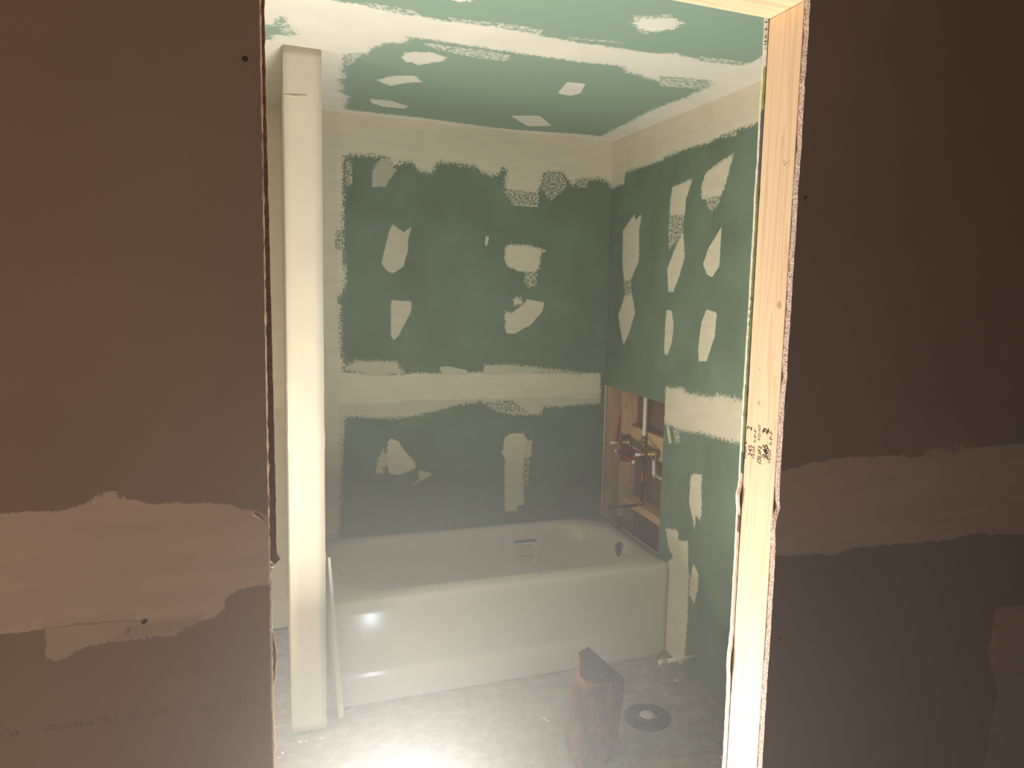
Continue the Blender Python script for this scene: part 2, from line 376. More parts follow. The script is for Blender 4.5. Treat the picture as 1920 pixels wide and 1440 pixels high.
# ------------------------------------------------------------------ ceiling
cg1 = [(689,99),(700,88),(720,81),(759,81),(767,70),(811,75),(903,89),(960,98),(1080,115),(1171,125),(1176,135),(1249,156),(1335,156),(1293,180),(1221,207),(1189,224),(1127,255),(1080,251),(960,243),(897,236),(800,222),(645,205),(653,180),(634,169),(646,167),(634,148),(646,146),(642,125),(647,112)]
cg2 = [(560,-60),(616,0),(668,7),(720,18),(785,30),(850,42),(903,44),(960,55),(1013,66),(1080,79),(1132,86),(1171,92),(1228,100),(1262,100),(1314,112),(1392,121),(1413,115),(1429,105),(1560,70),(1560,-420),(760,-420)]
ceil_shapes = [
 (X, cg1, .006, 0), (X, cg2, .004, 0),
 (K, [(1235,140),(1340,150),(1330,170),(1235,162)], .006, .1), (K, [(640,100),(690,95),(660,125),(640,130)], .005, .1),
 (X, [(470,48),(512,47),(528,31),(554,65),(512,66),(507,74),(470,74)], .006, 0), (K, [(515,42),(530,28),(556,66),(525,62)], .006, .2),
 (K, [(680,2),(770,16),(800,32),(760,30),(690,14)], .005, .2), (K, [(830,30),(960,44),(1025,56),(1015,66),(960,56),(850,42)], .005, .2),
 (K, [(775,76),(900,92),(960,103),(960,118),(895,110),(820,95)], .0035, .2), (K, [(1060,66),(1172,78),(1172,84),(1060,74)], .003, .3),
 (K, [(1310,104),(1395,114),(1392,124),(1310,116)], .004, .2), (K, [(1180,26),(1190,60),(1215,68),(1275,22),(1230,26)], .0018, .4),
 (A, [(752,107),(759,98),(812,98),(839,108),(825,115),(785,122),(772,117),(759,116)], .003, .0),
 (A, [(706,150),(736,142),(778,142),(791,154),(759,156),(731,161)], .003, .0),
 (A, [(696,185),(733,189),(766,199),(759,204),(720,200),(696,193)], .002, .1),
 (A, [(1063,154),(1098,157),(1088,175),(1070,180),(1046,175)], .0015, .0),
 (A, [(958,217),(1012,217),(1035,236),(990,237),(975,228)], .0015, .05),
 (A, [(1184,44),(1205,35),(1262,34),(1279,43),(1262,55),(1226,60),(1205,56)], .004, .0),
 (A, [(845,-14),(885,-14),(885,2),(872,4),(848,0)], .003, .0),
]
sheet('ceiling', 2, H, (XNOOK, 0.012), (YJ, 0.0), 0.0127, 0.010, ceil_shapes, [m_ceil, m_gyp, m_board_back], default=0.3)['kind'] = 'structure'

# ------------------------------------------------------------------ floor
def floor_mat():
    t = NT('dusty_subfloor'); v = t.coord()
    a = t.noise(v, 2.2, 5, 0.6); b = t.noise(v, 16, 6, 0.65); c = t.noise(v, 130, 3, 0.6); d = t.noise(v, 45, 5, 0.7)
    col = t.mix(t.ramp(a, 0.35, 0.65), srgb(140, 130, 123), srgb(120, 110, 104))
    col = t.mix(t.math('MULTIPLY', t.ramp(b, 0.45, 0.7), 0.5), col, srgb(178, 176, 168))
    col = t.mix(t.math('MULTIPLY', t.ramp(d, 0.58, 0.68), 0.45), col, srgb(96, 84, 74))
    col = t.mix(t.ramp(c, 0.70, 0.76), col, srgb(215, 212, 204))
    t.out(col, 0.85, 0.25); t.bump(t.math('ADD', b, t.math('MULTIPLY', c, 0.3)), 0.25, 0.004); return t.m
boxobj('floor', (-4.2, -6.2, -0.03), (2.2, 0.03, 0), floor_mat())['kind'] = 'structure'

# ------------------------------------------------------------------ partition between tub and nook
def rough_box(name, a, b, step, amp, mat, parent=None, edge=0.002, seed=0.0, outward=None):
    """box whose faces are gridded and slightly uneven, like hand-skimmed plaster"""
    bm = bmesh.new(); box(bm, a, b)
    dims = [b[i]-a[i] for i in range(3)]
    for ax in range(3):
        n = int(dims[ax]/step)
        if n > 1:
            es = [e for e in bm.edges if abs(abs((e.verts[0].co-e.verts[1].co)[ax])-dims[ax]) < 1e-6]
            bmesh.ops.subdivide_edges(bm, edges=es, cuts=n-1, use_grid_fill=True)
    for v in bm.verts:
        p = v.co*9+Vector((seed, seed, 0)); n = mnoise.noise(p)*amp*0.3; n2 = mnoise.noise(v.co*45)*amp*0.35
        q = v.co.copy()
        for ax in range(2):
            on = min(abs(q[ax]-a[ax]), abs(q[ax]-b[ax])) < 1e-6
            if on: v.co[ax] += (n+n2)*(1 if abs(q[ax]-b[ax]) < 1e-6 else -1)
        both = all(min(abs(q[ax]-a[ax]), abs(q[ax]-b[ax])) < 1e-6 for ax in range(2))
        if both and mnoise.noise(Vector((3.1, 7.7, q.z*23))) > 0.38:
            v.co.x += edge*0.9*(1 if q.x > (a[0]+b[0])/2 else -1)
    o = fin(bm, name, mat, parent, True); return o
pw = rough_box('wall_partition', (XW1, YW, 0.012), (XW2, -0.001, H-0.001), 0.03, 0.0016, m_post); pw['kind'] = 'structure'
# the board end that laps the face of the partition below the ceiling
# (a shallow ridge where two coats of compound meet)
q0 = up(531, 178, 1, YW-0.001); q1 = up(576, 179, 1, YW-0.001)
bm = bmesh.new(); tube(bm, [q0, q0.lerp(q1, 0.5)+Vector((0, -0.0008, -0.003)), q1], [0.0018, 0.0022, 0.001], 6); rd = fin(bm, 'plaster_ridge', m_post, pw)
boxobj('wall_nook', (XNOOK-0.1, YJ, 0), (XNOOK, 0.012, H), m_green)['kind'] = 'structure'

# ------------------------------------------------------------------ front wall with the doorway
def ragged(sign, x_edge, bumps):
    def f(co):
        m = np.abs(co[:, 0]-x_edge) < 1e-6
        for i in np.where(m)[0]:
            z = co[i, 2]; n = mnoise.noise(Vector((1.3, sign*5, z*60)))*0.0012+mnoise.noise(Vector((1.3, sign*5, z*9)))*0.0012
            for zc, w, amp in bumps: n += amp*math.exp(-((z-zc)/w)**2)
            co[i, 0] += sign*n
        return co
    return f
left_shapes = [
 (A, [(-500,975),(-60,965),(0,963),(121,957),(173,941),(181,926),(213,920),(242,932),(286,947),(322,943),(391,943),(463,951),(497,965),(560,970),(560,1090),(497,1098),(463,1102),(427,1110),(423,1142),(403,1160),(362,1166),(278,1162),(242,1170),(177,1170),(85,1180),(0,1190),(-60,1195),(-500,1230)], .0008, .1),
 (A, [(85,1178),(262,1164),(209,1202),(157,1214),(117,1237),(87,1237)], .0012, .5),
 (A, [(262,1164),(380,1160),(330,1190),(209,1205)], .0012, .9),
 (X, [(216,944),(236,945),(234,954),(220,953)], .001, 0), (X, [(186,934),(206,930),(200,938),(190,940)], .001, 0),
 (X, [(448,968),(476,962),(474,972),(452,974)], .001, 0),
]
fl = sheet('wall_front_left', 1, YF, (-3.9, XL), (0.0, H), 0.0127, 0.012, left_shapes, [m_grey, m_paper, m_board_back],
           edge_jit=ragged(1, XL, [(1.405, .006, .003)])); fl['kind'] = 'structure'
right_shapes_f = [
 (A, [(1400,905),(1440,893),(1468,883),(1521,867),(1570,860),(1609,857),(1672,854),(1716,857),(1789,849),(1813,849),(1837,837),(1920,832),(2300,820),(2300,1005),(1920,1002),(1823,1000),(1789,1012),(1716,1017),(1585,1029),(1580,1039),(1458,1042),(1400,1044)], .0015, .1),
 (K, [(1690,846),(1813,820),(1910,823),(1813,847),(1711,864)], .002, .3),
 (A, [(1867,1139),(2000,1129),(2000,1500),(1835,1500),(1857,1372),(1871,1299),(1852,1226),(1862,1177)], .0008, .7),
]
fr = sheet('wall_front_right', 1, YF, (XJ+0.001, 1.9), (0.0, H), 0.0127, 0.012, right_shapes_f, [m_grey, m_gyp, m_board_back],
           edge_jit=ragged(-1, XJ+0.001, [(1.335, .012, -.004), (1.30, .02, .003), (1.55, .01, -.002)])); fr['kind'] = 'structure'
boxobj('wall_front_top', (XL, YF, ZH+0.004), (XJ+0.001, YO, H), m_grey)['kind'] = 'structure'
# bathroom side boards of the same wall
def strip_mat():
    t = NT('edge_paper_strip'); v = t.coord(); sp = t.n('ShaderNodeSeparateXYZ'); t.l(v, sp.inputs[0])
    zf = lambda y: (up(1436-(y-40)*0.06, y, 1, YJ).z)
    cr = t.n('ShaderNodeValToRGB'); cr.color_ramp.interpolation = 'CONSTANT'
    z0, z1 = 0.6, 2.2
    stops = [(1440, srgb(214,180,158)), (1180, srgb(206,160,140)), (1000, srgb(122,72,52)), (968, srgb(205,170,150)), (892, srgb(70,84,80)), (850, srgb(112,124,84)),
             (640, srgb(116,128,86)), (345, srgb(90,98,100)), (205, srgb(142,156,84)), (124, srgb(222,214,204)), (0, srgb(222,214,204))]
    els = cr.color_ramp.elements
    els[0].position = 0; els[0].color = stops[0][1]; els[1].position = 1; els[1].color = stops[-1][1]
    for i in range(len(stops)-1):
        # colour i holds from its own y upwards to the next
        if i == 0: continue
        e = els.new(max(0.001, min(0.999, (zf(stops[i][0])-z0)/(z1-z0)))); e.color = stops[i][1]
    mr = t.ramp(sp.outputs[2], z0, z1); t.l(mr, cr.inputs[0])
    n = t.noise(v, 90, 4, 0.7)
    # white torn core towards the room, coloured paper towards the stud
    ed = t.math('MULTIPLY_ADD', t.math('SUBTRACT', n, 0.5), 0.006, sp.outputs[1])
    col = t.mix(t.ramp(ed, YJ+0.0066, YJ+0.0074), cr.outputs[0], srgb(232, 224, 206))
    t.out(col, 0.9, 0.15); t.bump(n, 0.5, 0.003); return t.m
m_strip = strip_mat()
wi = sheet('wall_front_inner', 1, YJ+0.0127, (XJ-0.001, 0.0), (0.0, H), -0.0127, 0.014, [], [m_green, m_strip, m_board_back], default=-0.3,
      edge_jit=ragged(-1, XJ-0.001, [(1.325, .012, .004), (1.02, .03, .003)])); wi['kind'] = 'structure'
zt = up(500, 1055, 1, YJ).z
bm = bmesh.new()
zs = list(np.linspace(0.0, H, 260)); prev = None
for z in zs:
    x = XL+(0.0085-0.0045*max(0, min(1, (z-1.4)/0.56))) if z > zt else XL+0.001
    z1_ = up(505, 1180, 1, YJ).z; z2_ = up(505, 1290, 1, YJ).z
    x += 0.005*max(0, math.sin(math.pi*min(1, max(0, (z-z2_)/(z1_-z2_)))))
    x += 0.006*math.exp(-((z-zt)/.005)**2)
    x += mnoise.noise(Vector((2, 9, z*70)))*0.0012
    ring = [bm.verts.new(p) for p in ((x, YJ+0.0127, z), (x, YJ, z), (XNOOK, YJ, z), (XNOOK, YJ+0.0127, z))]
    if prev:
        for k in range(4):
            f = bm.faces.new((prev[k], prev[(k+1) % 4], ring[(k+1) % 4], ring[k])); f.material_index = {0: 1, 1: 2}.get(k, 0)
    prev = ring
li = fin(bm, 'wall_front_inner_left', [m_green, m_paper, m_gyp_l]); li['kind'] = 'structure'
# torn paper fringes along the sawn board edges of the left jamb
tb = NT('torn_paper'); tb.b.inputs['Base Color'].default_value = srgb(240, 232, 214); tb.b.inputs['Roughness'].default_value = 0.9
tl = tb.n('ShaderNodeBsdfTranslucent'); tl.inputs[0].default_value = srgb(240, 228, 206); mx = tb.n('ShaderNodeMixShader'); mx.inputs[0].default_value = 0.5
tb.l(tb.b.outputs[0], mx.inputs[1]); tb.l(tl.outputs[0], mx.inputs[2]); tb.l(mx.outputs[0], tb.t.nodes['Material Output'].inputs['Surface'])
m_burr = tb.m
def burr(par, y, xf, z0, z1, r, seed):
    bm = bmesh.new(); n = int((z1-z0)/0.004); pts = []; rad = []
    for i in range(n+1):
        z = z0+(z1-z0)*i/n
        pts.append((xf(z)+mnoise.noise(Vector((seed, 4, z*90)))*0.0006, y, z)); rad.append(max(0.0003, r*(0.75+0.9*mnoise.noise(Vector((seed, 8, z*70))))))
    tube(bm, pts, rad, 8); return fin(bm, 'paper_fringe', m_burr, par)
def xin(z):
    a_ = up(505, 1180, 1, YJ).z; b_ = up(505, 1290, 1, YJ).z
    x = XL+(0.0085-0.0045*max(0, min(1, (z-1.4)/0.56))) if z > zt else XL+0.001
    return x+0.005*max(0, math.sin(math.pi*min(1, max(0, (z-b_)/(a_-b_)))))+mnoise.noise(Vector((2, 9, z*70)))*0.0012
burr(fl, YF+0.0005, lambda z: XL+0.0004, 0.7, 2.2, 0.0013, 1.0)
burr(fl, YF+0.0018, lambda z: XL+0.0009, 0.7, zt, 0.0017, 3.0)
burr(li, YJ+0.001, xin, 0.7, 2.2, 0.0009, 5.0)

# pine framing of the doorway
def kn(px, py, r, col=None):
    p = up(px, py, 0, XJ); return (p.x, p.y, p.z, r)+((col,) if col else ())
kn_list = [q[:3]+(q[3]*1.45,)+q[4:] for q in [kn(1461, 572, .0055), kn(1407, 1352, .0045), kn(1473, 306, .003), kn(1423, 756, .004), kn(1455, 139, .0025, srgb(70, 50, 40)), kn(1397, 1090, .0022, srgb(80, 60, 45)), kn(1424, 692, .0025, srgb(70, 50, 40)), kn(1391, 1038, .0018, srgb(80, 60, 45))]]
m_pine = wood('pine_stud', srgb(242, 216, 184), srgb(214, 170, 126), 2, kn_list)
m_pineh = wood('pine_header', srgb(228, 200, 166), srgb(190, 144, 102), 0, (), 0.8)
m_pined = wood('pine_framing', srgb(196, 160, 122), srgb(160, 118, 84), 2)
m_pinedy = wood('pine_blocking', srgb(205, 172, 130), srgb(168, 126, 88), 1)
js = thing('door_stud', (XJ, YO, 0), 'pale pine stud lining the right side of the doorway, stamped with black grade marks', 'stud')
boxobj('timber', (XJ, YO, 0), (XJ+0.038, YJ, ZH), m_pine, js, 0.0012)
hd = thing('door_header', (XL-0.04, YO, ZH), 'pine beam lying across the top of the doorway', 'beam')
boxobj('timber', (XL-0.038, YO, ZH+0.0005), (XJ+0.076, YJ, ZH+0.09), m_pineh, hd, 0.0012)
js2 = thing('door_stud', (XL-0.042, YO, 0), 'shaded stud at the left side of the doorway between the torn boards', 'stud')
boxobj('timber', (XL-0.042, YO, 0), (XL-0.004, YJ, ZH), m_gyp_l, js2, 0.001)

# grade stamps on the stud, reading upwards
def text(name, s, px, py, size, mat, parent, sx=1.0, bold=0.0, shear=0.0, plane=(0, XJ), off=-0.0002):
    cu = bpy.data.curves.new(name, 'FONT'); cu.body = s; cu.size = size; cu.offset = bold; cu.shear = shear
    cu.align_x = 'CENTER'; cu.align_y = 'CENTER'
    tmp = bpy.data.objects.new(name, cu); C.objects.link(tmp)
    bpy.context.view_layer.update()
    me = bpy.data.meshes.new_from_object(tmp.evaluated_get(bpy.context.evaluated_depsgraph_get()))
    bpy.data.objects.remove(tmp); me.materials.clear()
    p = up(px, py, plane[0], plane[1])
    # local x -> +Z (reads upwards), local y -> +Y (towards the bathroom), on the face X = XJ
    M = Matrix(((0, 0, -1, p.x+off), (0, 1, 0, p.y), (sx, 0, 0, p.z), (0, 0, 0, 1))) if plane[0] == 0 else \
        Matrix(((sx, 0, 0, p.x), (0, 0, -1, p.y+off), (0, 1, 0, p.z), (0, 0, 0, 1)))
    me.transform(M)
    return link(name, me, mat, parent)
text('stamp', '2', 1406, 803, 0.02112, m_ink, js, 0.758, .00015)
text('stamp', '245', 1407, 845, 0.01650, m_ink, js, 0.833)
text('stamp', 'S-P-F', 1416, 818, 0.00990, m_ink, js, 1.136)
text('stamp', 'NLGA', 1413, 848, 0.00990, m_ink, js, 0.833)
text('stamp', 'KD-HT', 1424, 811, 0.01030, m_ink, js, 0.871)
text('stamp', '2', 1437, 807, 0.02244, m_ink, js, 0.758, .0003)
text('stamp', '2', 1435, 810, 0.02112, m_ink, js, 0.758, .0001)
text('stamp', '245', 1435, 846, 0.01782, m_ink, js, 0.909, .0002)
text('stamp', '245', 1437.5, 850, 0.01650, m_ink, js, 0.909, .0001)
text('stamp', 'S-P-F', 1446, 822, 0.01030, m_ink, js, 1.136)
text('stamp', 'NLGA', 1443, 856, 0.01030, m_ink, js, 0.833)
def logo(px, py, s):
    """the mill's outlined monogram: a slanting ribbon of C, L and F strokes"""
    o = up(px, py, 0, XJ)
    strokes = [[(-.6,.5),(-1.1,.5),(-1.35,-.5),(-.85,-.5),(-.6,.5)], [(-.3,.5),(-.5,-.5),(0,-.5),(.2,.5)], [(.3,-.5),(.5,.5),(.95,.5)], [(.4,0),(.75,0)], [(1.1,.5),(.9,-.5),(1.3,-.5)]]
    bm = bmesh.new()
    for st in strokes:
        tube(bm, [(XJ-0.0002, o.y+b*s, o.z+a*s*1.25) for a, b in st], 0.0005, 6)
    return fin(bm, 'stamp', m_ink, js)
logo(1424, 852, .0095); logo(1396, 842, .0090)
m_ink2 = plain('faded_ink', srgb(150, 120, 92), .9, .1)
for i_, (x_, y_) in enumerate(((1470,302),(1475,304),(1480,303),(1471,309),(1478,308))): text('stamp', '=:='[i_ % 3], x_, y_, .006, m_ink2, js, 1.0)
# printed marks on the paper of the board edge beside the stud
for s, x, y, sz in (('/', 1438, 42, .012), ('F', 1438, 54, .010), ('=', 1437, 68, .010), ('U', 1436, 80, .010), ('-', 1435, 91, .012)):
    text('print', s, x, y, sz, m_ink, js, 1.0, .0003, 0, (0, XJ-0.0012), -0.001).parent = wi
for s, x, y, sz in (('J', 1409, 560, .010), ('C', 1407, 578, .009), ('C', 1406, 592, .009), ('u', 1404, 608, .009)):
    text('print', s, x, y, sz, m_ink, js, 1.0, .0002, 0, (0, XJ-0.0012), -0.001).parent = wi
for o in wi.children: o.matrix_parent_inverse = Matrix()
# faint printed line across the lower left board, and again on the right board
m_faint = plain('faint_print', srgb(134, 120, 108), 0.95, 0.1)
rr = random.Random(3)
def print_line(par, segs, n):
    for (xa, ya, xb, yb, ch) in segs:
        bm = bmesh.new()
        for i in range(ch):
            t0 = (i+0.1)/ch; t1 = (i+0.75)/ch
            for hh in (-4, 0, 4):
                if rr.random() < 0.30: continue
                pa = up(xa+(xb-xa)*t0, ya+(yb-ya)*t0+hh, 1, YF); pb = up(xa+(xb-xa)*t1, ya+(yb-ya)*t1+hh, 1, YF)
                box(bm, (pa.x, YF-0.0003, min(pa.z, pb.z)-.0006), (pb.x, YF+0.001, min(pa.z, pb.z)+.0006))
            if rr.random() < 0.6:
                pa = up(xa+(xb-xa)*t0, ya+(yb-ya)*t0, 1, YF)
                box(bm, (pa.x, YF-0.0003, pa.z-.003), (pa.x+.0009, YF+0.001, pa.z+.003))
        fin(bm, 'print', m_faint, par)
print_line(fl, [(0,1377,38,1374,4), (82,1366,178,1354,10), (192,1350,224,1346,4), (238,1345,270,1341,4), (284,1338,320,1333,4), (368,1330,410,1324,5), (420,1319,482,1310,7)], 0)

# screws (small dark heads) in the boards
def screws(par, ax, val, pts, r, sgn):
    for px, py in pts:
        c = up(px, py, ax, val); bm = bmesh.new()
        d = Vector((0, 0, 0)); d[ax] = sgn
        tube(bm, [c-d*0.0015, c+d*0.0006, c+d*0.0009], [r, r, r*0.6], 12)
        fin(bm, 'screw', m_dark, par)
screws(fl, 1, YF, [(459,110),(270,1165)], .0032, -1)
screws(fr, 1, YF, [(1510,370),(1463,1197)], .0028, -1)
screws(wr, 0, 0.0, [(1208,359),(1137,454),(1140,459),(1132,585),(1134,594),(1166,724),(1241,874),(1239,965)], .0035, -1)
wb = bpy.data.objects['wall_back']
screws(wb, 1, 0.0, [(1130,714),(1129,737),(1127,832),(1126,909)], .0035, -1)

# ridge of dried compound on the left board, with a torn flap at the edge
bm = bmesh.new(); pts = [(85,1180),(120,1175),(145,1171),(178,1170),(190,1167),(240,1165),(262,1165),(278,1161)]
rad = [.0006,.0007,.0012,.0014,.0007,.0007,.0012,.0005]
tube(bm, [up(x, y, 1, YF-0.0002) for x, y in pts], rad, 8); fin(bm, 'plaster_ridge', m_grey, fl)
bm = bmesh.new(); a, b, c_ = up(474,964,1,YF-.003), up(484,970,1,YF-.002), up(500,980,1,YF+.001)
tube(bm, [a, b, c_], [.0012, .0016, .001], 8); fin(bm, 'torn_paper', m_paper, fl)
bm = bmesh.new(); tube(bm, [up(500,1046,1,YF), up(508,1054,1,YF+.02), up(513,1062,1,YF+.03), up(500,1062,1,YF)], [.0008,.0016,.001,.0008], 8); fin(bm, 'torn_paper', m_paper, fl)
# front room beyond the doorway wall
boxobj('wall_front_room_side', (2.0, -6.2, 0), (2.1, YF, H+0.1), m_grey)['kind'] = 'structure'
boxobj('ceiling_front_room', (-4.2, -6.2, H+0.002), (2.2, YJ, H+0.1), m_grey)['kind'] = 'structure'

# ------------------------------------------------------------------ framing seen through the cut-out
boxobj('wall_right_outer', (0.089, -2.6, 0), (0.10, 0.06, H), m_board_back)['kind'] = 'structure'
g = 'pine framing seen through the cut-out in the right wall'
def stud(name, boxes, label, mat=m_pined, cat='stud'):
    a = boxes[0][0]; t = thing(name, a, label, cat, g)
    for bx in boxes: boxobj('timber', bx[0], bx[1], mat, t, 0.0008)
    return t
stud('wall_stud', [((0.0130, -0.051, 0.0), (0.0885, -0.013, H))], 'pine stud standing in the far corner of the wall cut-out')
zn0, zn1 = up(1165, 868, 0, 0).z, up(1165, 815, 0, 0).z
stud('wall_stud', [((0.0130, -0.238, zn1), (0.0885, -0.200, H))], 'upper piece of the notched middle stud, above the brass valve')
stud('wall_stud', [((0.0130, -0.238, 0.0), (0.0885, -0.200, zn0))], 'lower piece of the notched middle stud, behind the copper pipe')
stud('wall_stud', [((0.0135, -0.745, 0.0), (0.0885, -0.707, H))], 'pine stud hidden at the near edge of the wall cut-out')
zb1 = up(1243, 822, 0, 0.05).z; zb0 = up(1243, 868, 0, 0.05).z
stud('blocking', [((0.051, -0.706, zb0), (0.0885, -0.240, zb1))], 'upper pine block set between studs behind the brass valve', m_pinedy, 'blocking')
zc = up(1236, 975, 0, 0.014).z
stud('blocking', [((0.0135, -0.706, zc-0.03), (0.0885, -0.240, zc+0.008))], 'lower pine block lying flat between studs above the tub rim', m_pinedy, 'blocking')

# ------------------------------------------------------------------ plumbing
XV = 0.035
vc = up(1207, 840, 0, XV); va = up(1181, 834, 0, XV); vb = up(1230, 848, 0, XV); zv = vc.z
sv = thing('shower_valve', (XV, vc.y, zv), 'brass two-handle shower valve set inside the wall cut-out', 'valve')
bm = bmesh.new()
ya, yb = va.y, vb.y
tube(bm, [(XV, ya+0.02, zv), (XV, ya, zv), (XV, yb, zv), (XV, yb-0.02, zv)], [.011, .013, .013, .011], 16)
tube(bm, [(XV, vc.y, zv-0.03), (XV, vc.y, zv+0.035)], .014, 16)
tube(bm, [(XV, vc.y, zv+0.035), (XV, vc.y, zv+0.05)], .017, 6)
tube(bm, [(XV, vc.y, zv-0.03), (XV, vc.y, zv-0.042)], .016, 6)
for y in (ya, yb):
    tube(bm, [(XV+0.018, y, zv), (XV-0.02, y, zv), (XV-0.021, y, zv), (XV-0.05, y, zv)], [.018, .018, .013, .012], 16)
    tube(bm, [(XV, y, zv-0.03), (XV, y, zv)], .013, 16)
fin(bm, 'valve_body', m_brass, sv)
for y in (ya, yb):
    tubeobj('stem', [(XV-0.05, y, zv), (XV-0.075, y, zv)], .008, m_brass, sv)
    tubeobj('stem_cap', [(XV-0.072, y, zv), (XV-0.11, y, zv)], .0075, m_wpex, sv)
    tag(sv.children[-1], 'white plastic stem sleeve')
t = thing('shower_riser', (XV, vc.y, zv+0.05), 'white plastic pipe rising from the brass valve', 'pipe')
tubeobj('pipe', [(XV, vc.y, zv+0.045), (XV, vc.y, zv+0.06), (XV, vc.y, 2.0)], .0105, m_wpex, t)
tubeobj('crimp_ring', [(XV, vc.y, zv+0.052), (XV, vc.y, zv+0.064)], .0125, m_brass, t)
# copper spout feed
ze = up(1205, 948, 0, XV).z
t = thing('spout_pipe', (XV, vc.y, ze), 'thin copper pipe dropping from the valve and turning out over the tub', 'pipe')
tubeobj('copper_drop', [(XV, vc.y, zv-0.0425), (XV, vc.y, ze+0.012)], .0075, m_copper, t)
tubeobj('elbow', arc((XV, vc.y, ze+0.022), (XV, vc.y, ze), (XV-0.022, vc.y, ze), 0.014), .0100, m_copper, t)
tubeobj('stub', [(XV-0.015, vc.y, ze), (XV-0.185, vc.y, ze)], .0075, m_dullcopper, t)
tag(t.children[-1], 'tarnished dark stub end')
# red supply
t = sv
p1 = up(1156, 845, 0, -0.01); p2 = up(1188, 866, 0, 0.0)
tubeobj('red_hose', [Vector((XV, ya, zv-0.028)), Vector((XV-.01, ya, zv-0.04)), p1.lerp(Vector((XV, ya, zv-.04)), .5), p1, p1.lerp(p2, .5)+Vector((0, 0, -.004)), p2], .0062, m_rpex, t)
tubeobj('red_hose', [p2, Vector((p2.x, p2.y-.002, p2.z+.03)), Vector((XV-.02, yb+.09, zv-.012))], .0062, m_rpex, t)
for p in (p1, p2): tubeobj('fitting', [p+Vector((0, 0, .009)), p-Vector((0, 0, .009))], .0095, m_wpex, t)
pr = up(1161, 795, 0, 0.03)
t = thing('red_riser_pipe', tuple(pr), 'red pipe rising behind the middle stud above the valve', 'pipe')
tubeobj('pipe', [pr+Vector((.02, .0, .12)), pr+Vector((.01, .004, .04)), pr, up(1157, 828, 0, 0.02)], [.005, .007, .0085, .0085], m_rpex, t)
# white supply on the near side
pe = up(1226, 890, 0, XV); pt = up(1226, 862, 0, XV); pn = Vector((XV, -0.75, pe.z-.002))
t = thing('white_supply_pipe', tuple(pe), 'white water pipe with elbow below the near end of the valve', 'pipe')
tubeobj('pipe', [Vector((XV, pt.y, zv-.03)), Vector((XV, pe.y, pe.z+.012))], .0085, m_wpex, t)
tubeobj('elbow', arc((XV, pe.y, pe.z+.02), pe, (XV, pe.y-.02, pe.z), 0.012), .0105, m_wpex, t)
tubeobj('pipe', [Vector((XV, pe.y-.012, pe.z)), pn], .0085, m_wpex, t)
# bracket on the tub flange
b0 = up(1160, 984, 0, -0.012)
bm = bmesh.new(); box(bm, (-0.014, b0.y-.012, RIM+.003), (-0.008, b0.y+.012, RIM+.062)); box(bm, (-0.012, b0.y-.012, RIM+.056), (0.012, b0.y+.012, RIM+.062))
tag(fin(bm, 'flange_clip', plain('grey_steel', srgb(96, 94, 94), .5, .4, .5)), 'small grey metal clip hooked at the tub edge under the cut-out', 'clip')
# capped pipe coming out of the right wall by the tub
pa = up(1303, 1231, 0, 0.0)
t = thing('capped_pipe', tuple(pa), 'short white capped pipe sticking out of the right wall beside the tub', 'pipe')
tubeobj('pipe', [pa+Vector((.01, 0, 0)), pa-Vector((.150, 0, 0))], .0098, m_pvc, t)
tubeobj('end_cap', [pa-Vector((.146, 0, 0)), pa-Vector((.174, 0, 0)), pa-Vector((.177, 0, 0))], [.0125, .0125, .009], m_pvc, t)

# ------------------------------------------------------------------ bathtub
tub = thing('bathtub', (-0.762, YT/2, 0), 'white enamelled alcove bathtub standing against the green back wall', 'bathtub')
TX0, TX1 = XW2+0.003, -0.0015
def rrect(x0, x1, y0, y1, rl, rr_, n=128, pw=2.0):
    """closed loop, rounded rectangle; rl / rr_ corner radii left and right"""
    pts = []
    cs = [((x1-rr_, y1-rr_), rr_, 0), ((x0+rl, y1-rl), rl, 90), ((x0+rl, y0+rl), rl, 180), ((x1-rr_, y0+rr_), rr_, 270)]
    k = n//4
    for (c, r, a0) in cs:
        for i in range(k):
            a = math.radians(a0+90*i/(k-1)); pts.append((c[0]+r*math.cos(a), c[1]+r*math.sin(a)))
    return pts
loops = []
def L(x0, x1, y0, y1, rl, rr_, z): loops.append([(x, y, z) for x, y in rrect(x0, x1, y0, y1, rl, rr_)])
yb_ = -0.0015
L(TX0, TX1, YT+.005, yb_, .012, .012, .02)
L(TX0, TX1, YT+.005, yb_, .012, .012, RIM-.045)
L(TX0, TX1, YT+.004, yb_, .012, .012, RIM-.018)
L(TX0, TX1, YT+.008, yb_, .013, .013, RIM-.006)
L(TX0, TX1, YT+.020, yb_, .016, .016, RIM)
L(-1.470, -.050, -.728, -.055, .20, .24, RIM+.001)
L(-1.455, -.066, -.712, -.070, .21, .25, RIM-.003)
L(-1.445, -.078, -.702, -.080, .21, .25, RIM-.014)
L(-1.436, -.088, -.694, -.088, .21, .25, RIM-.035)
L(-1.40, -.100, -.682, -.100, .21, .24, RIM-.10)
L(-1.34, -.115, -.668, -.115, .20, .22, RIM-.20)
L(-1.26, -.135, -.652, -.130, .19, .20, .14)
L(-1.20, -.165, -.625, -.155, .17, .18, .095)
L(-1.12, -.22, -.575, -.205, .14, .15, .08)
L(-0.9, -.40, -.45, -.33, .05, .05, .074)
bm = bmesh.new(); rings = [[bm.verts.new(p) for p in lp] for lp in loops]
for a, b in zip(rings, rings[1:]):
    n = len(a)
    for k in range(n):
        f = bm.faces.new((a[k], a[(k+1) % n], b[(k+1) % n], b[k])); f.smooth = True
bm.faces.new(rings[-1])
bm.normal_update(); bvh = BVHTree.FromBMesh(bm)
basin = fin(bm, 'basin', m_enamel, tub, True)
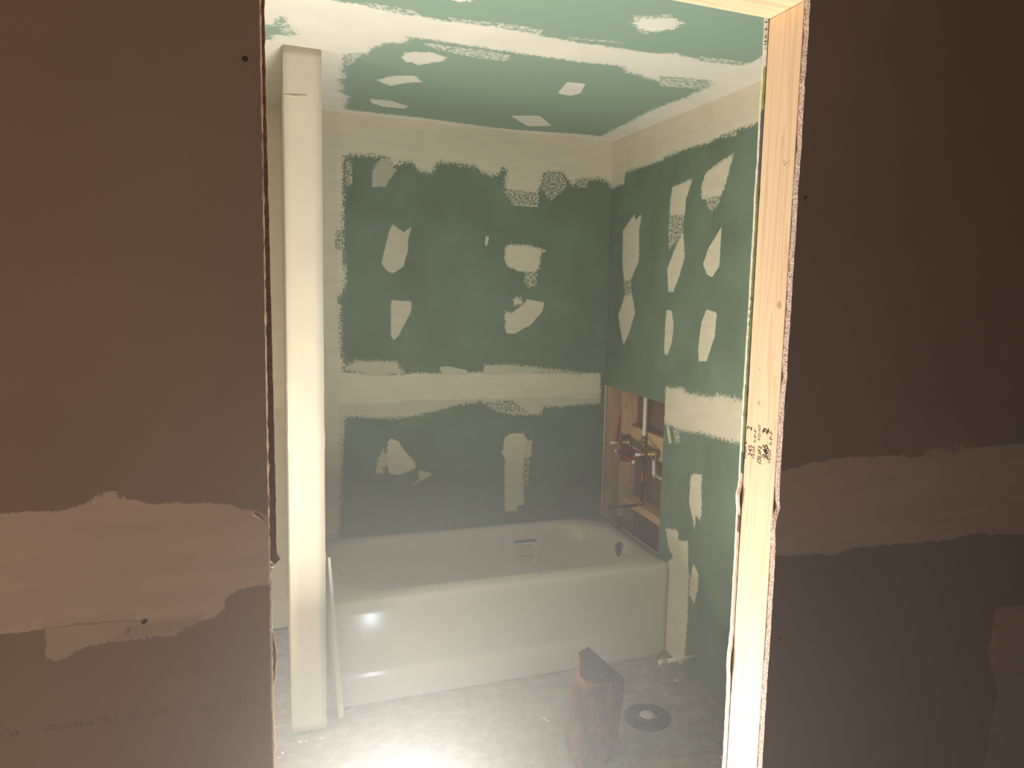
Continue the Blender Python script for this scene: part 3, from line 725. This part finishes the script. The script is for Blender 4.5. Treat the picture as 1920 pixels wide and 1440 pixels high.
# apron: pressed front panel with a crease low down that dies out to the right
bm = bmesh.new(); prof = [(RIM-.001, .022), (RIM-.003, .012), (RIM-.009, .004), (RIM-.02, .0), (RIM-.06, .0003), (.30, .0012), (.20, .0022), (.150, .0040), (.138, .0052), (.128, .003), (.118, .0), (.08, .0), (.01, .001), (0.001, .004)]
NX = 60; cols = []
for i in range(NX+1):
    u = i/NX; x = TX0+(TX1-TX0)*u; fade = 1-max(0, min(1, (u-.70)/.2)); e = min(1, (1-u)*NX/1.5)
    col = []
    for z, d in prof:
        base = d if z > .25 else (d*fade+(.002)*(1-fade))
        col.append(bm.verts.new((x, YT+base+(0.004*(1-e)), z)))
    cols.append(col)
for a, b in zip(cols, cols[1:]):
    for k in range(len(prof)-1):
        f = bm.faces.new((a[k], b[k], b[k+1], a[k+1])); f.smooth = True
ap = fin(bm, 'apron', m_enamel, tub, True)
sm = ap.modifiers.new('thickness', 'SOLIDIFY'); sm.thickness = 0.003; sm.offset = -1
# overflow plate
hit, nrm, _, _ = bvh.ray_cast(CAM, ray(1161, 1030))
if nrm.dot(ray(1161, 1030)) > 0: nrm = -nrm
nrm = Vector((-1, -.05, .12)).normalized()
bm = bmesh.new(); tube(bm, [hit-nrm*.006, hit+nrm*.005, hit+nrm*.009, hit+nrm*.010], [.036, .036, .031, .012], 32); ov = fin(bm, 'overflow_plate', m_chrome, tub)
bm = bmesh.new(); q = hit+nrm*.010; tube(bm, [q+Vector((0, .004, .020)), q+Vector((-.006, 0, 0)), q+Vector((0, -.004, -.020))], [.003, .004, .003], 8); fin(bm, 'trip_lever', m_chrome, ov)
dr = Vector((-.30, -.385, .078)); bm = bmesh.new(); tube(bm, [dr, dr+Vector((0, 0, .004))], .032, 28); fin(bm, 'drain', m_chrome, tub)
# paper label on the far side of the basin, following its curve
def decal(name, corners, nu, nv, off, mat, parent):
    (ax_, ay_), (bx_, by_), (cx_, cy_), (dx_, dy_) = corners; bm = bmesh.new(); g_ = []
    for i in range(nu+1):
        row = []
        for j in range(nv+1):
            u, v = i/nu, j/nv
            x = (ax_*(1-u)+bx_*u)*(1-v)+(dx_*(1-u)+cx_*u)*v; y = (ay_*(1-u)+by_*u)*(1-v)+(dy_*(1-u)+cy_*u)*v
            r = ray(x, y); h, n_, _, _ = bvh.ray_cast(CAM, r)
            if n_.dot(r) > 0: n_ = -n_
            row.append((h+n_*off, n_))
        g_.append(row)
    V = [[bm.verts.new(p) for p, n_ in row] for row in g_]; B = [[bm.verts.new(p-n_*off*0.8) for p, n_ in row] for row in g_]
    for i in range(nu):
        for j in range(nv):
            bm.faces.new((V[i][j], V[i+1][j], V[i+1][j+1], V[i][j+1])); bm.faces.new((B[i][j], B[i][j+1], B[i+1][j+1], B[i+1][j]))
    for i in range(nu):
        bm.faces.new((V[i][0], B[i][0], B[i+1][0], V[i+1][0])); bm.faces.new((V[i][nv], V[i+1][nv], B[i+1][nv], B[i][nv]))
    for j in range(nv):
        bm.faces.new((V[0][j], V[0][j+1], B[0][j+1], B[0][j])); bm.faces.new((V[nu][j], B[nu][j], B[nu][j+1], V[nu][j+1]))
    return fin(bm, name, mat, parent)
m_label = plain('label_paper', srgb(208, 200, 192), .6, .3); m_bar = plain('label_bar', srgb(62, 76, 86), .6, .3); m_lt = plain('label_text', srgb(160, 150, 143), .7, .2); m_or = plain('label_orange', srgb(226, 176, 146), .7, .2)
lb = decal('warning_label', [(963,1009), (1006,1006), (1006,1060), (966,1063)], 5, 5, .0010, m_label, tub)
decal('label_bar', [(964,1013.5), (1006,1010.2), (1006,1015.2), (964.3,1018.5)], 5, 1, .0016, m_bar, lb)
decal('label_bar', [(966,1009), (1004,1006), (1004,1008), (966,1011)], 5, 1, .0016, m_or, lb)
rr = random.Random(5)
for i, y in enumerate([1022, 1025.5, 1029, 1032.5, 1036, 1040.5, 1043, 1045, 1050, 1053.5]):
    e = rr.choice([1003, 1004, 998, 1002]); s0 = 967 if i % 3 else 972
    decal('print', [(s0, y), (e, y-2.6), (e, y-1.4), (s0, y+1.2)], 4, 1, .0015, m_lt, lb)
# small scribble on the near rim and the maker's mark low on the apron
bm = bmesh.new(); pts = [(1012,1076),(1018,1073),(1021,1075),(1026,1073),(1030,1075),(1034,1072.5)]
tube(bm, [up(x, y, 2, RIM+.0006) for x, y in pts], .0012, 6); fin(bm, 'pencil_mark', m_ink, tub)
cmk = up(1239, 1224, 1, YT+.001); bm = bmesh.new(); tube(bm, [cmk+Vector((0, .003, 0)), cmk-Vector((0, .0015, 0))], .0055, 16); fin(bm, 'maker_mark', plain('mark_grey', srgb(110, 104, 98), .5, .3), tub)
bm = bmesh.new()
for i in range(6):
    a = up(1219+i*2.2, 1228-i*.35, 1, YT); box(bm, (a.x, YT-.0006, a.z-.0012), (a.x+.0035, YT+.003, a.z+.0012))
fin(bm, 'maker_mark', plain('mark_grey_light', srgb(150, 142, 134), .5, .3), tub)

# white trim strip leaning in the gap between partition and tub
s0 = up(640, 1345, 2, 0.003); s1 = up(617, 1045, 1, -0.90)
bm = bmesh.new(); d = (s1-s0).normalized(); w = Vector((1, 0, 0)); w = (w-d*w.dot(d)).normalized(); t_ = d.cross(w)
vs = [[bm.verts.new(p+w*(a*.011)+t_*(b*.004)) for a, b in ((-1,-1),(1,-1),(1,1),(-1,1))] for p in (s0, s1)]
for v_ in vs[1]: v_.co = s1+(v_.co-s1)*.45
bm.faces.new(vs[0]); bm.faces.new(vs[1][::-1])
for k in range(4): bm.faces.new((vs[0][k], vs[0][(k+1) % 4], vs[1][(k+1) % 4], vs[1][k]))
tag(fin(bm, 'trim_strip', m_post, None, False, .001), 'thin white strip leaning between the partition and the bathtub', 'strip')
boxobj('trim_1', (-0.013, YJ+.013, 0), (0.0, YT-.002, 0.019), plain('sill_plate', srgb(138, 128, 114), .9, .2, 0, .15, 30))['kind'] = 'structure'
boxobj('gap_shade_strip', (XNOOK, -0.004, 0), (XW1-.001, 0.004, 0.011), plain('dark_gap_shade', srgb(60, 56, 54), .9, .1))['kind'] = 'structure'  # dark strip, shade of the gap under the back board put into its colour

# ------------------------------------------------------------------ log standing on the floor
def log_mat():
    t = NT('split_log'); v = t.coord((14, 14, 2.2)); v0 = t.coord(); a = t.noise(v, 2.2, 6, .65, .6); b = t.noise(v0, 9, 4); c = t.noise(v, 9, 4)
    col = t.mix(t.ramp(b, .35, .65), srgb(138, 98, 76), srgb(98, 66, 52)); col = t.mix(t.ramp(a, .45, .62), col, srgb(78, 50, 40))
    col = t.mix(t.math('MULTIPLY', t.ramp(c, .62, .70), .7), col, srgb(58, 44, 40)); t.out(col, .9, .2); t.bump(t.math('ADD', a, c), .6, .01); return t.m
def log_top():
    t = NT('log_top'); v0 = t.coord(); a = t.noise(v0, 30, 5); t.out(t.mix(t.ramp(a, .35, .65), srgb(70, 50, 44), srgb(44, 32, 29)), .95, .1); t.bump(a, .8, .01); return t.m
YL = -1.455
fp = [up(1078, 1437, 2, 0), up(1100, 1447, 2, 0), up(1146, 1437, 2, 0)]
def on(px, py, y): return up(px, py, 1, y)
# outline of the front (left face, front ridge, right face) from foot to top, then the back
lf = [on(1081,1437,YL), on(1061,1404,YL), on(1056,1367,YL), on(1071,1302,YL), on(1087,1266,YL)]
rd_ = [on(1106,1446,YL-.02), on(1108,1410,YL-.025), on(1112,1367,YL-.03), on(1114,1310,YL-.03), on(1113,1278,YL-.03)]
rt = [on(1147,1432,YL), on(1153,1399,YL), on(1162,1350,YL), on(1171,1292,YL), on(1171,1278,YL)]
keys = []
for a, b, c in zip(lf, rd_, rt):
    m1 = a.lerp(b, .5)+Vector((0, -.008, 0)); m2 = b.lerp(c, .55)+Vector((0, -.006, 0))
    z = (a.z+c.z)/2
    cx = (a.x+c.x)/2; w = c.x-a.x
    e1 = Vector((c.x+.006, YL+.05, c.z)); e2 = Vector((c.x-.06*w, YL+.12, z)); e3 = Vector((a.x+.52*w, YL+.14, z)); e4 = Vector((a.x+.14*w, YL+.07, a.z))
    keys.append([a, m1, b, m2, c, e1, e2, e3, e4])
for p in keys[0]: p.z = 0.0
# uneven top: a knob at the back left, dipping to the right
top = keys[-1]
for i, dz in enumerate([-.004, -.010, -.006, .0, .012, .0, -.020, .050, .046]): top[i].z += dz
bm = bmesh.new(); NR = 26; NS = 72; rings = []
def cyc(ring, t):
    n = len(ring); f = t*n; i = int(f) % n; u = f-int(f); return ring[i].lerp(ring[(i+1) % n], u)
for r in range(NR+1):
    f = r/NR*(len(keys)-1); i = min(int(f), len(keys)-2); u = f-i; ring = []
    for s_ in range(NS):
        p = cyc(keys[i], s_/NS).lerp(cyc(keys[i+1], s_/NS), u)
        cen = sum(keys[i], Vector())/9; out_ = Vector((p.x-cen.x, p.y-cen.y, 0)).normalized()
        k = mnoise.noise(Vector((p.x*42, p.y*42, p.z*5)))*.0045+mnoise.noise(p*16)*.004
        q = p+out_*k; q.z = max(q.z, 0) if r else 0
        ring.append(bm.verts.new(q))
    rings.append(ring)
for a, b in zip(rings, rings[1:]):
    for k in range(NS): bm.faces.new((a[k], a[(k+1) % NS], b[(k+1) % NS], b[k]))
bm.faces.new(rings[0][::-1])
last = rings[-1]; cen = sum((v.co for v in last), Vector())/NS
for fz in (.75, .5, .25):
    new = []
    for k, v in enumerate(rings[-1]):
        p = cen.lerp(v.co, fz); p.z = p.z-.02*(1-fz)+mnoise.noise(p*50)*.012; new.append(bm.verts.new(p))
    for k in range(NS):
        f = bm.faces.new((last[k], last[(k+1) % NS], new[(k+1) % NS], new[k])); f.material_index = 1
    last = new
f = bm.faces.new(last); f.material_index = 1
tag(fin(bm, 'split_log', [log_mat(), log_top()]), 'brown split log standing upright on the floor before the tub', 'log')

# ------------------------------------------------------------------ toilet flange
fc = Vector((-0.322, -1.250, 0))
tf = thing('toilet_flange', tuple(fc), 'black round toilet flange lying on the floor right of the log', 'flange')
bm = bmesh.new(); prof = [(.046,.002),(.046,.017),(.049,.020),(.056,.020),(.059,.012),(.066,.011),(.070,.0145),(.078,.0145),(.082,.010),(.088,.010),(.092,.006),(.092,.0005)]
NS = 56; rg_ = [[bm.verts.new(fc+Vector((r*math.cos(2*math.pi*k/NS), r*math.sin(2*math.pi*k/NS), z))) for k in range(NS)] for r, z in prof]
for a, b in zip(rg_, rg_[1:]+[rg_[0]]):
    for k in range(NS): bm.faces.new((a[k], a[(k+1) % NS], b[(k+1) % NS], b[k]))
fin(bm, 'flange_ring', m_abs, tf, True)
for k in range(4):
    a = math.pi/4+k*math.pi/2; c = fc+Vector((.074*math.cos(a), .074*math.sin(a), .0145)); bm = bmesh.new(); tube(bm, [c, c+Vector((0, 0, .003))], .005, 8); fin(bm, 'bolt', m_dark, tf)
bm = bmesh.new(); bmesh.ops.create_icosphere(bm, subdivisions=3, radius=.031)
for v in bm.verts: v.co = Vector((v.co.x, v.co.y, v.co.z*.32))*(1+.22*mnoise.noise(v.co*55)); v.co += fc+Vector((0, 0, .012))
tag(fin(bm, 'rag', m_rag, None, True), 'crumpled white rag stuffed into the black toilet flange', 'rag')

# ------------------------------------------------------------------ debris
def crumb(loc, r, label, group, src=[None]):
    if src[0] is None:
        bm = bmesh.new(); bmesh.ops.create_icosphere(bm, subdivisions=2, radius=1)
        for v in bm.verts: v.co *= 1+.9*mnoise.noise(v.co*1.9+Vector((3, 1, 2))); v.co.z *= .6
        o = fin(bm, 'plaster_crumb', m_crumb); src[0] = o
    else: o = src[0].copy(); C.objects.link(o)
    o.scale = (r, r*random.uniform(.6, 1.2), r*.8); o.rotation_euler = (0, 0, random.uniform(0, 6)); o.location = (loc.x, loc.y, r*.40)
    tag(o, label, 'crumb', group); return o
for x, y, r in ((1200,1284,.004),(1194,1313,.003),(1268,1277,.011),(1265,1363,.006),(1301,1345,.005),(1320,1345,.004),(1330,1405,.005),(1352,1421,.010),(1262,1380,.004),(1331,1413,.004),(1303,1352,.003)):
    crumb(up(x, y, 2, 0), r*.62, 'small white plaster crumb on the floor near the black toilet flange', 'plaster crumbs right of the log')
for x, y, r in ((646,1377,.006),(635,1376,.004),(700,1379,.005),(712,1328,.004),(603,1385,.010),(540,1406,.006),(550,1396,.008),(563,1393,.011),(575,1391,.008),(522,1422,.006),(530,1413,.009),(655,1405,.004),(667,1401,.003),(636,1389,.003),(530,1332,.003),(520,1271,.003),(590,1385,.007)):
    crumb(up(x, y, 2, 0), r*.62, 'small white plaster crumb on the floor around the foot of the partition', 'plaster crumbs around the partition foot')
m_chip = wood('wood_chip', srgb(196, 172, 146), srgb(150, 120, 96), 0)
def shaving(name, pts, r, mat, label, cat='shaving'):
    bm = bmesh.new(); tube(bm, [up(x, y, 2, z) for x, y, z in pts], r, 6); return tag(fin(bm, name, mat), label, cat, None)
shaving('wood_shaving', [(938,1270,.003),(948,1274,.012),(960,1271,.004)], .0022, m_chip, 'curled wood shaving on the floor against the tub apron')
shaving('wood_shaving', [(935,1264,.004),(945,1270,.006),(955,1275,.003)], .0018, m_chip, 'thin straight wood shaving crossing the curled one by the tub apron')
shaving('wood_splinter', [(641,1341,.004),(648,1336,.004),(656,1331,.003)], .0018, m_crumb, 'pale splinter on the floor at the foot of the leaning strip', 'splinter')
shaving('wood_splinter', [(1017,1345,.003),(1026,1351,.004),(1033,1354,.003)], .0022, m_crumb, 'white splinter on the floor left of the split log', 'splinter')
shaving('thread', [(1334,1347,.002),(1345,1358,.003),(1352,1370,.002),(1356,1377,.002)], .0009, m_chip, 'fine pale thread on the floor near the right side of the doorway', 'thread')
